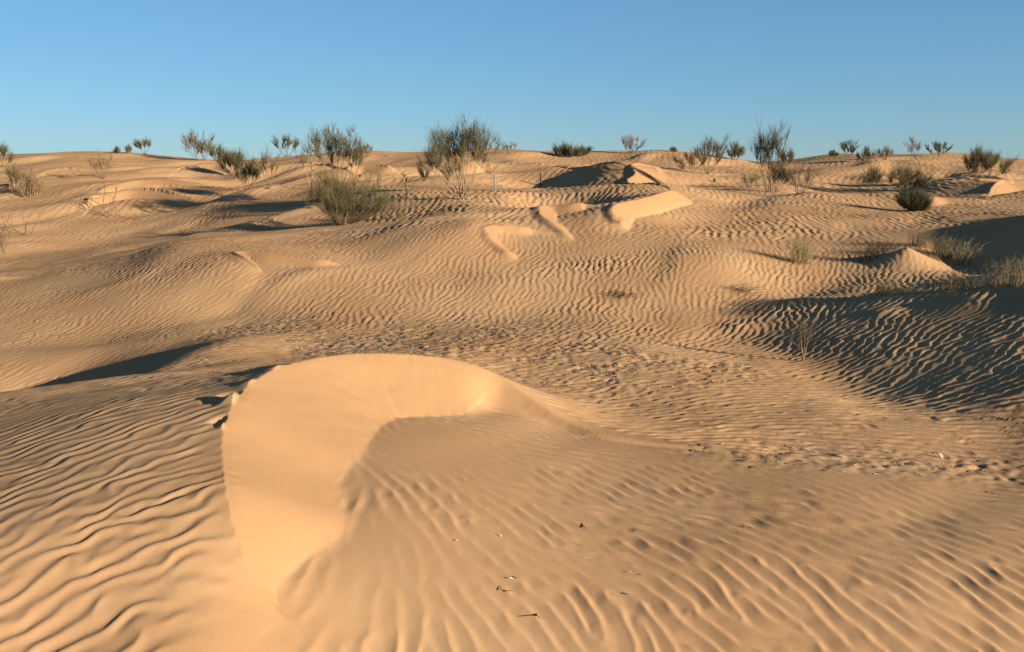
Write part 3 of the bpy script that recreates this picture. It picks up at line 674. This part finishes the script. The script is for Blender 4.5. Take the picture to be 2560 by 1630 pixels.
shrub((2268,476), 408, 2218, 2338, 'broad dark olive shrub spread over the shaded hollow at the right', nst=14, seed=48, mats=OL, start=.25, tl=.34, leafy=2.0, bushy=.34, group=mid_g, prof=[.8,.7,1,.75,.6,.45,.3])
shrub((2290,526), 470, 2256, 2318, 'thick bright green bush like a shaving brush on the right hand sand', nst=16, seed=49, start=.05, tl=.62, leafy=1.3, bushy=.16, group=mid_g)
grass((1548,560), 538, 1534, 1564, 'little straw tuft at the foot of the bright central slip face', n=24, seed=50)
grass((1786,622), 588, 1779, 1792, 'lone thin dry stalk on the rippled slope right of centre', name='dry_stalk', cat='stalk', n=4, seed=51, spread=.2)
gg = 'dry grass on the right hand mounds'
grass((2002,656), 580, 1960, 2040, 'pale yellow green grass tuft standing alone on the rippled slope', n=190, seed=52, group=gg, mat=plant_mat('young_grass', [(.35, (0.150, 0.122, 0.048)), (.65, (0.245, 0.211, 0.088))]))
grass((2300,615), 560, 2262, 2345, 'grass growing on the crown of the bright sand mound', n=170, seed=53, group=gg, mat=plant_mat('grey_grass', [(.35, (0.116, 0.088, 0.044)), (.65, (0.190, 0.156, 0.082))]))
grass((2352,640), 583, 2316, 2398, 'brown tangled grass on the right flank of the bright sand mound', n=190, seed=54, group=gg, mat=bpy.data.materials['grey_grass'], spread=.7)
grass((2402,662), 590, 2372, 2452, 'tall pale stalks in front of the black dune flank', n=80, seed=55, group=gg, spread=.7)
grass((2170,652), 600, 2140, 2205, 'dark dead tangle on the shaded left side of the bright sand mound', name='dead_tangle', cat='dead plant', n=130, seed=56, mat=M_DARK, spread=1.0)
grass((2205,632), 592, 2170, 2250, 'dark mat of dead twigs crowning the bright sand mound', name='dead_tangle', cat='dead plant', n=80, seed=57, mat=M_DARK, spread=1.2)
grass((2212,736), 684, 2176, 2246, 'yellowish grass tuft on the small mound with a black shadow', n=150, seed=58, group=gg)
grass((2262,732), 700, 2228, 2300, 'fine reddish dry grass behind the small mound with a black shadow', n=70, seed=59, group=gg, spread=.9)
grass((2378,728), 668, 2340, 2420, 'straw tuft on the right hand crest, left end of the row', n=130, seed=60, group=gg)
grass((2432,722), 672, 2400, 2470, 'straw tuft on the right hand crest, second in the row', n=100, seed=61, group=gg, spread=.9)
grass((2494,716), 640, 2462, 2530, 'straw tuft with tall single stalks on the right hand crest, third in the row', n=90, seed=62, group=gg, spread=.8)
grass((2548,714), 632, 2515, 2590, 'straw tuft at the right picture edge, end of the row on the crest', n=110, seed=63, group=gg)
for k, (bx, by, tp, l, r, lab) in enumerate([(1566,744,724,1516,1604,'dark flat mat of dead twigs on the rippled slope, left of the three'),(1850,728,706,1798,1902,'dark flat mat of dead twigs with a sand tail, nearest the grass'),(1900,778,751,1842,1936,'black mat of dead twigs half buried on the shaded slope, lowest of the three')]):
    grass((bx,by), tp, l, r, lab, name='twig_mat', cat='dead twigs', n=90, seed=70+k, mat=M_DARK, spread=1.1, group='dead twig mats on the right slope')
shrub((2008,902), 788, 1990, 2024, 'single dark spindly seedling on the shaded rippled slope', name='seedling', cat='seedling', nst=3, seed=76, mats=(M_BARK, M_OLIVE), start=.35, tl=.18, leafy=.7)
# ------------------------------------------------------------------ posts and poles
def post(px, py, top, label, mat, r, name='post', cat='post'):
    p = pick(px, py); m = p.y / F_PX; h = (py - top) * m
    mb = MB(); mb.tube([(0,0,-.1),(.004,0,h*.3),(-.004,0,h*.7),(0,0,h)], r, r*.9, 6)
    mb.f.append(tuple(3 + 4*k for k in range(6)))
    return tag(mb.build(name, mat, None, p), label, cat, 'posts among the dunes')
M_POST = plant_mat('dark_wood', [(.35, (0.024, 0.018, 0.014)), (.65, (0.061, 0.044, 0.031))], 20)
M_WEATH = plant_mat('weathered_wood', [(.35, (0.116, 0.095, 0.075)), (.65, (0.177, 0.150, 0.116))], 20)
post(1017, 491, 446, 'thin brown post on open sand left of the widest tall bush', M_BARK, .028)
post(1237, 477, 440, 'thin pale post right of the widest tall bush', M_WEATH, .028)
post(1352, 464, 436, 'dark post with a pale pole, against the black dune flank', M_POST, .040)
post(1786, 456, 447, 'short dark stub of a post on the smooth sand right of centre', M_POST, .045, 'post_stub')
bare([[(1352,438),(1380,444),(1410,450)]], 'pale pole sloping right from the dark post', name='pole', cat='pole', mat=M_WEATH, twigs=0, r=.03)
bare([[(1226,471),(1236,464),(1246,463),(1256,468),(1266,475)],[(1250,463),(1260,469),(1268,474)]], 'pale arching dead branch at the foot of the thin pale post', mat=M_WEATH, twigs=0, r=.02, kids='branch', name='dead_branch', cat='branch')

# ------------------------------------------------------------------ litter on the interdune floor: nobody could count it
def scatter(name, mat, n, l0, l1, r0, r1, seed, up):
    rg = np.random.default_rng(seed)
    cell = np.gradient(YY)[:, None] * YY[:, None] * np.gradient(U)[None, :]
    w = (LITTER**1.6 * (1 + .9 * value_noise(GX, GY, .22, 91)).clip(0) * cell * (SLIP < .01) * (np.abs(GX) < .62 * GY)).ravel(); w /= w.sum()
    ids = rg.choice(w.size, n, p=w)
    mb = MB(); X, Y, ZZ = GX.ravel(), GY.ravel(), Z.ravel()
    for i in ids:
        l = rg.uniform(l0, l1) * rg.uniform(.5, 1.2); a = rg.normal(.4, .9); d = np.array((math.cos(a), math.sin(a), rg.normal(0, up)))
        p = np.array((X[i], Y[i], ZZ[i] + .002)); r = rg.uniform(r0, r1)
        mb.tube([p - d * l * .5, p + (rg.normal(0, .15) * l, rg.normal(0, .15) * l, .25 * r + .08 * l), p + d * l * .5], r, r * .6, 3)
    o = mb.build(name, mat); o['kind'] = 'stuff'; return o
scatter('twig_litter', M_DARK, 1500, .02, .085, .0018, .004, 1, .2)
scatter('straw_litter', plant_mat('pale_litter', [(.35, (0.204, 0.150, 0.095)), (.65, (0.340, 0.286, 0.218))], 30), 1100, .015, .05, .0016, .0035, 2, .35)
# ------------------------------------------------------------------ single bits lying on the near sand
def chip(px, py, L, W, rot, tilt, mat, label, name='dry_leaf', cat='dry leaf', bow=.3):
    L *= .42; W *= .42
    p = pick(px, py); v = []; f = []; n = 7
    for i in range(n):
        t = i / (n - 1); w = W * .5 * math.sin(math.pi * (t * .86 + .07)) ** .8; x = (t - .5) * L; z = bow * L * (4 * t * (1 - t)) * .4
        for sgn_, zz in ((-1, .35 * w), (0, 0), (1, .35 * w)): v.append((x, sgn_ * w, z + zz))
    for i in range(n - 1):
        for j in range(2): f.append((i*3+j, i*3+j+1, i*3+j+4, i*3+j+3))
    me = bpy.data.meshes.new(name); me.from_pydata(v, [], f); me.materials.append(mat)
    o = bpy.data.objects.new(name, me); COL.objects.link(o)
    so = o.modifiers.new('thickness', 'SOLIDIFY'); so.thickness = .0015
    o.location = p + Vector((0, 0, .004 + abs(math.sin(tilt)) * L * .4)); o.rotation_euler = (tilt * .6, tilt, rot)
    return tag(o, label, cat, 'bits lying on the near sand')
M_CHIP = plant_mat('pale_chip', [(.35, (0.258, 0.184, 0.116)), (.65, (0.340, 0.258, 0.177))], 40)
chip(1142,1356,.035,.016,.6,.5,M_CHIP,'pale curled dry leaf, left one of the two near the smooth basin')
chip(1254,1343,.045,.028,-1.1,.9,M_CHIP,'pale leaf standing on edge, right one of the two near the smooth basin')
chip(1277,1451,.050,.012,.55,.35,plant_mat('white_chip', [(.35, (0.340, 0.292, 0.224)), (.65, (0.422, 0.374, 0.299))], 40),'bright white splinter beside a dark chip, lower middle foreground','splinter','splinter')
chip(1294,1449,.030,.022,.2,1.0,M_BARK,'dark upright chip just right of the bright white splinter','bark_chip','bark chip')
chip(1573,1434,.055,.010,-.15,.1,M_CHIP,'thin pale straw lying flat on a ripple, right of the bright white splinter','straw','straw')
chip(1462,1400,.050,.012,-.25,.1,M_CHIP,'faint straw half covered by sand on the second ripple above the white splinter','straw','straw')
chip(1571,1491,.030,.020,.4,.8,M_BARK,'small dark crumpled chip below the thin pale straw','bark_chip','bark chip')
chip(1606,1442,.018,.014,.4,.6,M_BARK,'tiny dark crumb to the right of the thin pale straw','bark_chip','bark chip')
chip(1395,1312,.016,.012,.4,.6,M_BARK,'tiny dark crumb high on the ripples, above the two pale leaves','bark_chip','bark chip')
chip(2250,1392,.022,.016,.4,.6,M_BARK,'dark crumb on the right hand foreground ripples','bark_chip','bark chip')
bare([[(1244,1480),(1252,1474),(1262,1478)],[(1253,1475),(1249,1466)],[(1262,1478),(1280,1476)]], 'small dark branching twig on the sand below the white splinter', name='twig', cat='twig', mat=M_BARK, twigs=1, r=.0025, seed=90)
bare([[(1333,1544),(1341,1538),(1350,1545)],[(1341,1538),(1343,1530)]], 'dark forked twig shaped like a letter y, bottom foreground', name='twig', cat='twig', mat=M_BARK, twigs=0, r=.003, seed=91)
bare([[(1454,1309),(1462,1318),(1470,1326)]], 'short dark stick poking from a ripple above the two pale leaves', name='stick', cat='stick', mat=M_BARK, twigs=0, r=.003, seed=92)
bare([[(1852,1156),(1868,1150),(1885,1156),(1900,1152)],[(1868,1150),(1880,1146)]], 'thin curled twig on the smooth sand spine right of the bright slip face', name='twig', cat='twig', mat=M_BARK, twigs=2, r=.003, seed=93)
chip(2352,1146,.10,.055,-.5,.9,plant_mat('pale_stone', [(.35, (0.245, 0.204, 0.143)), (.65, (0.313, 0.265, 0.190))], 25),'pale flat stone standing on edge with a long black shadow, right side','stone','stone',.1)
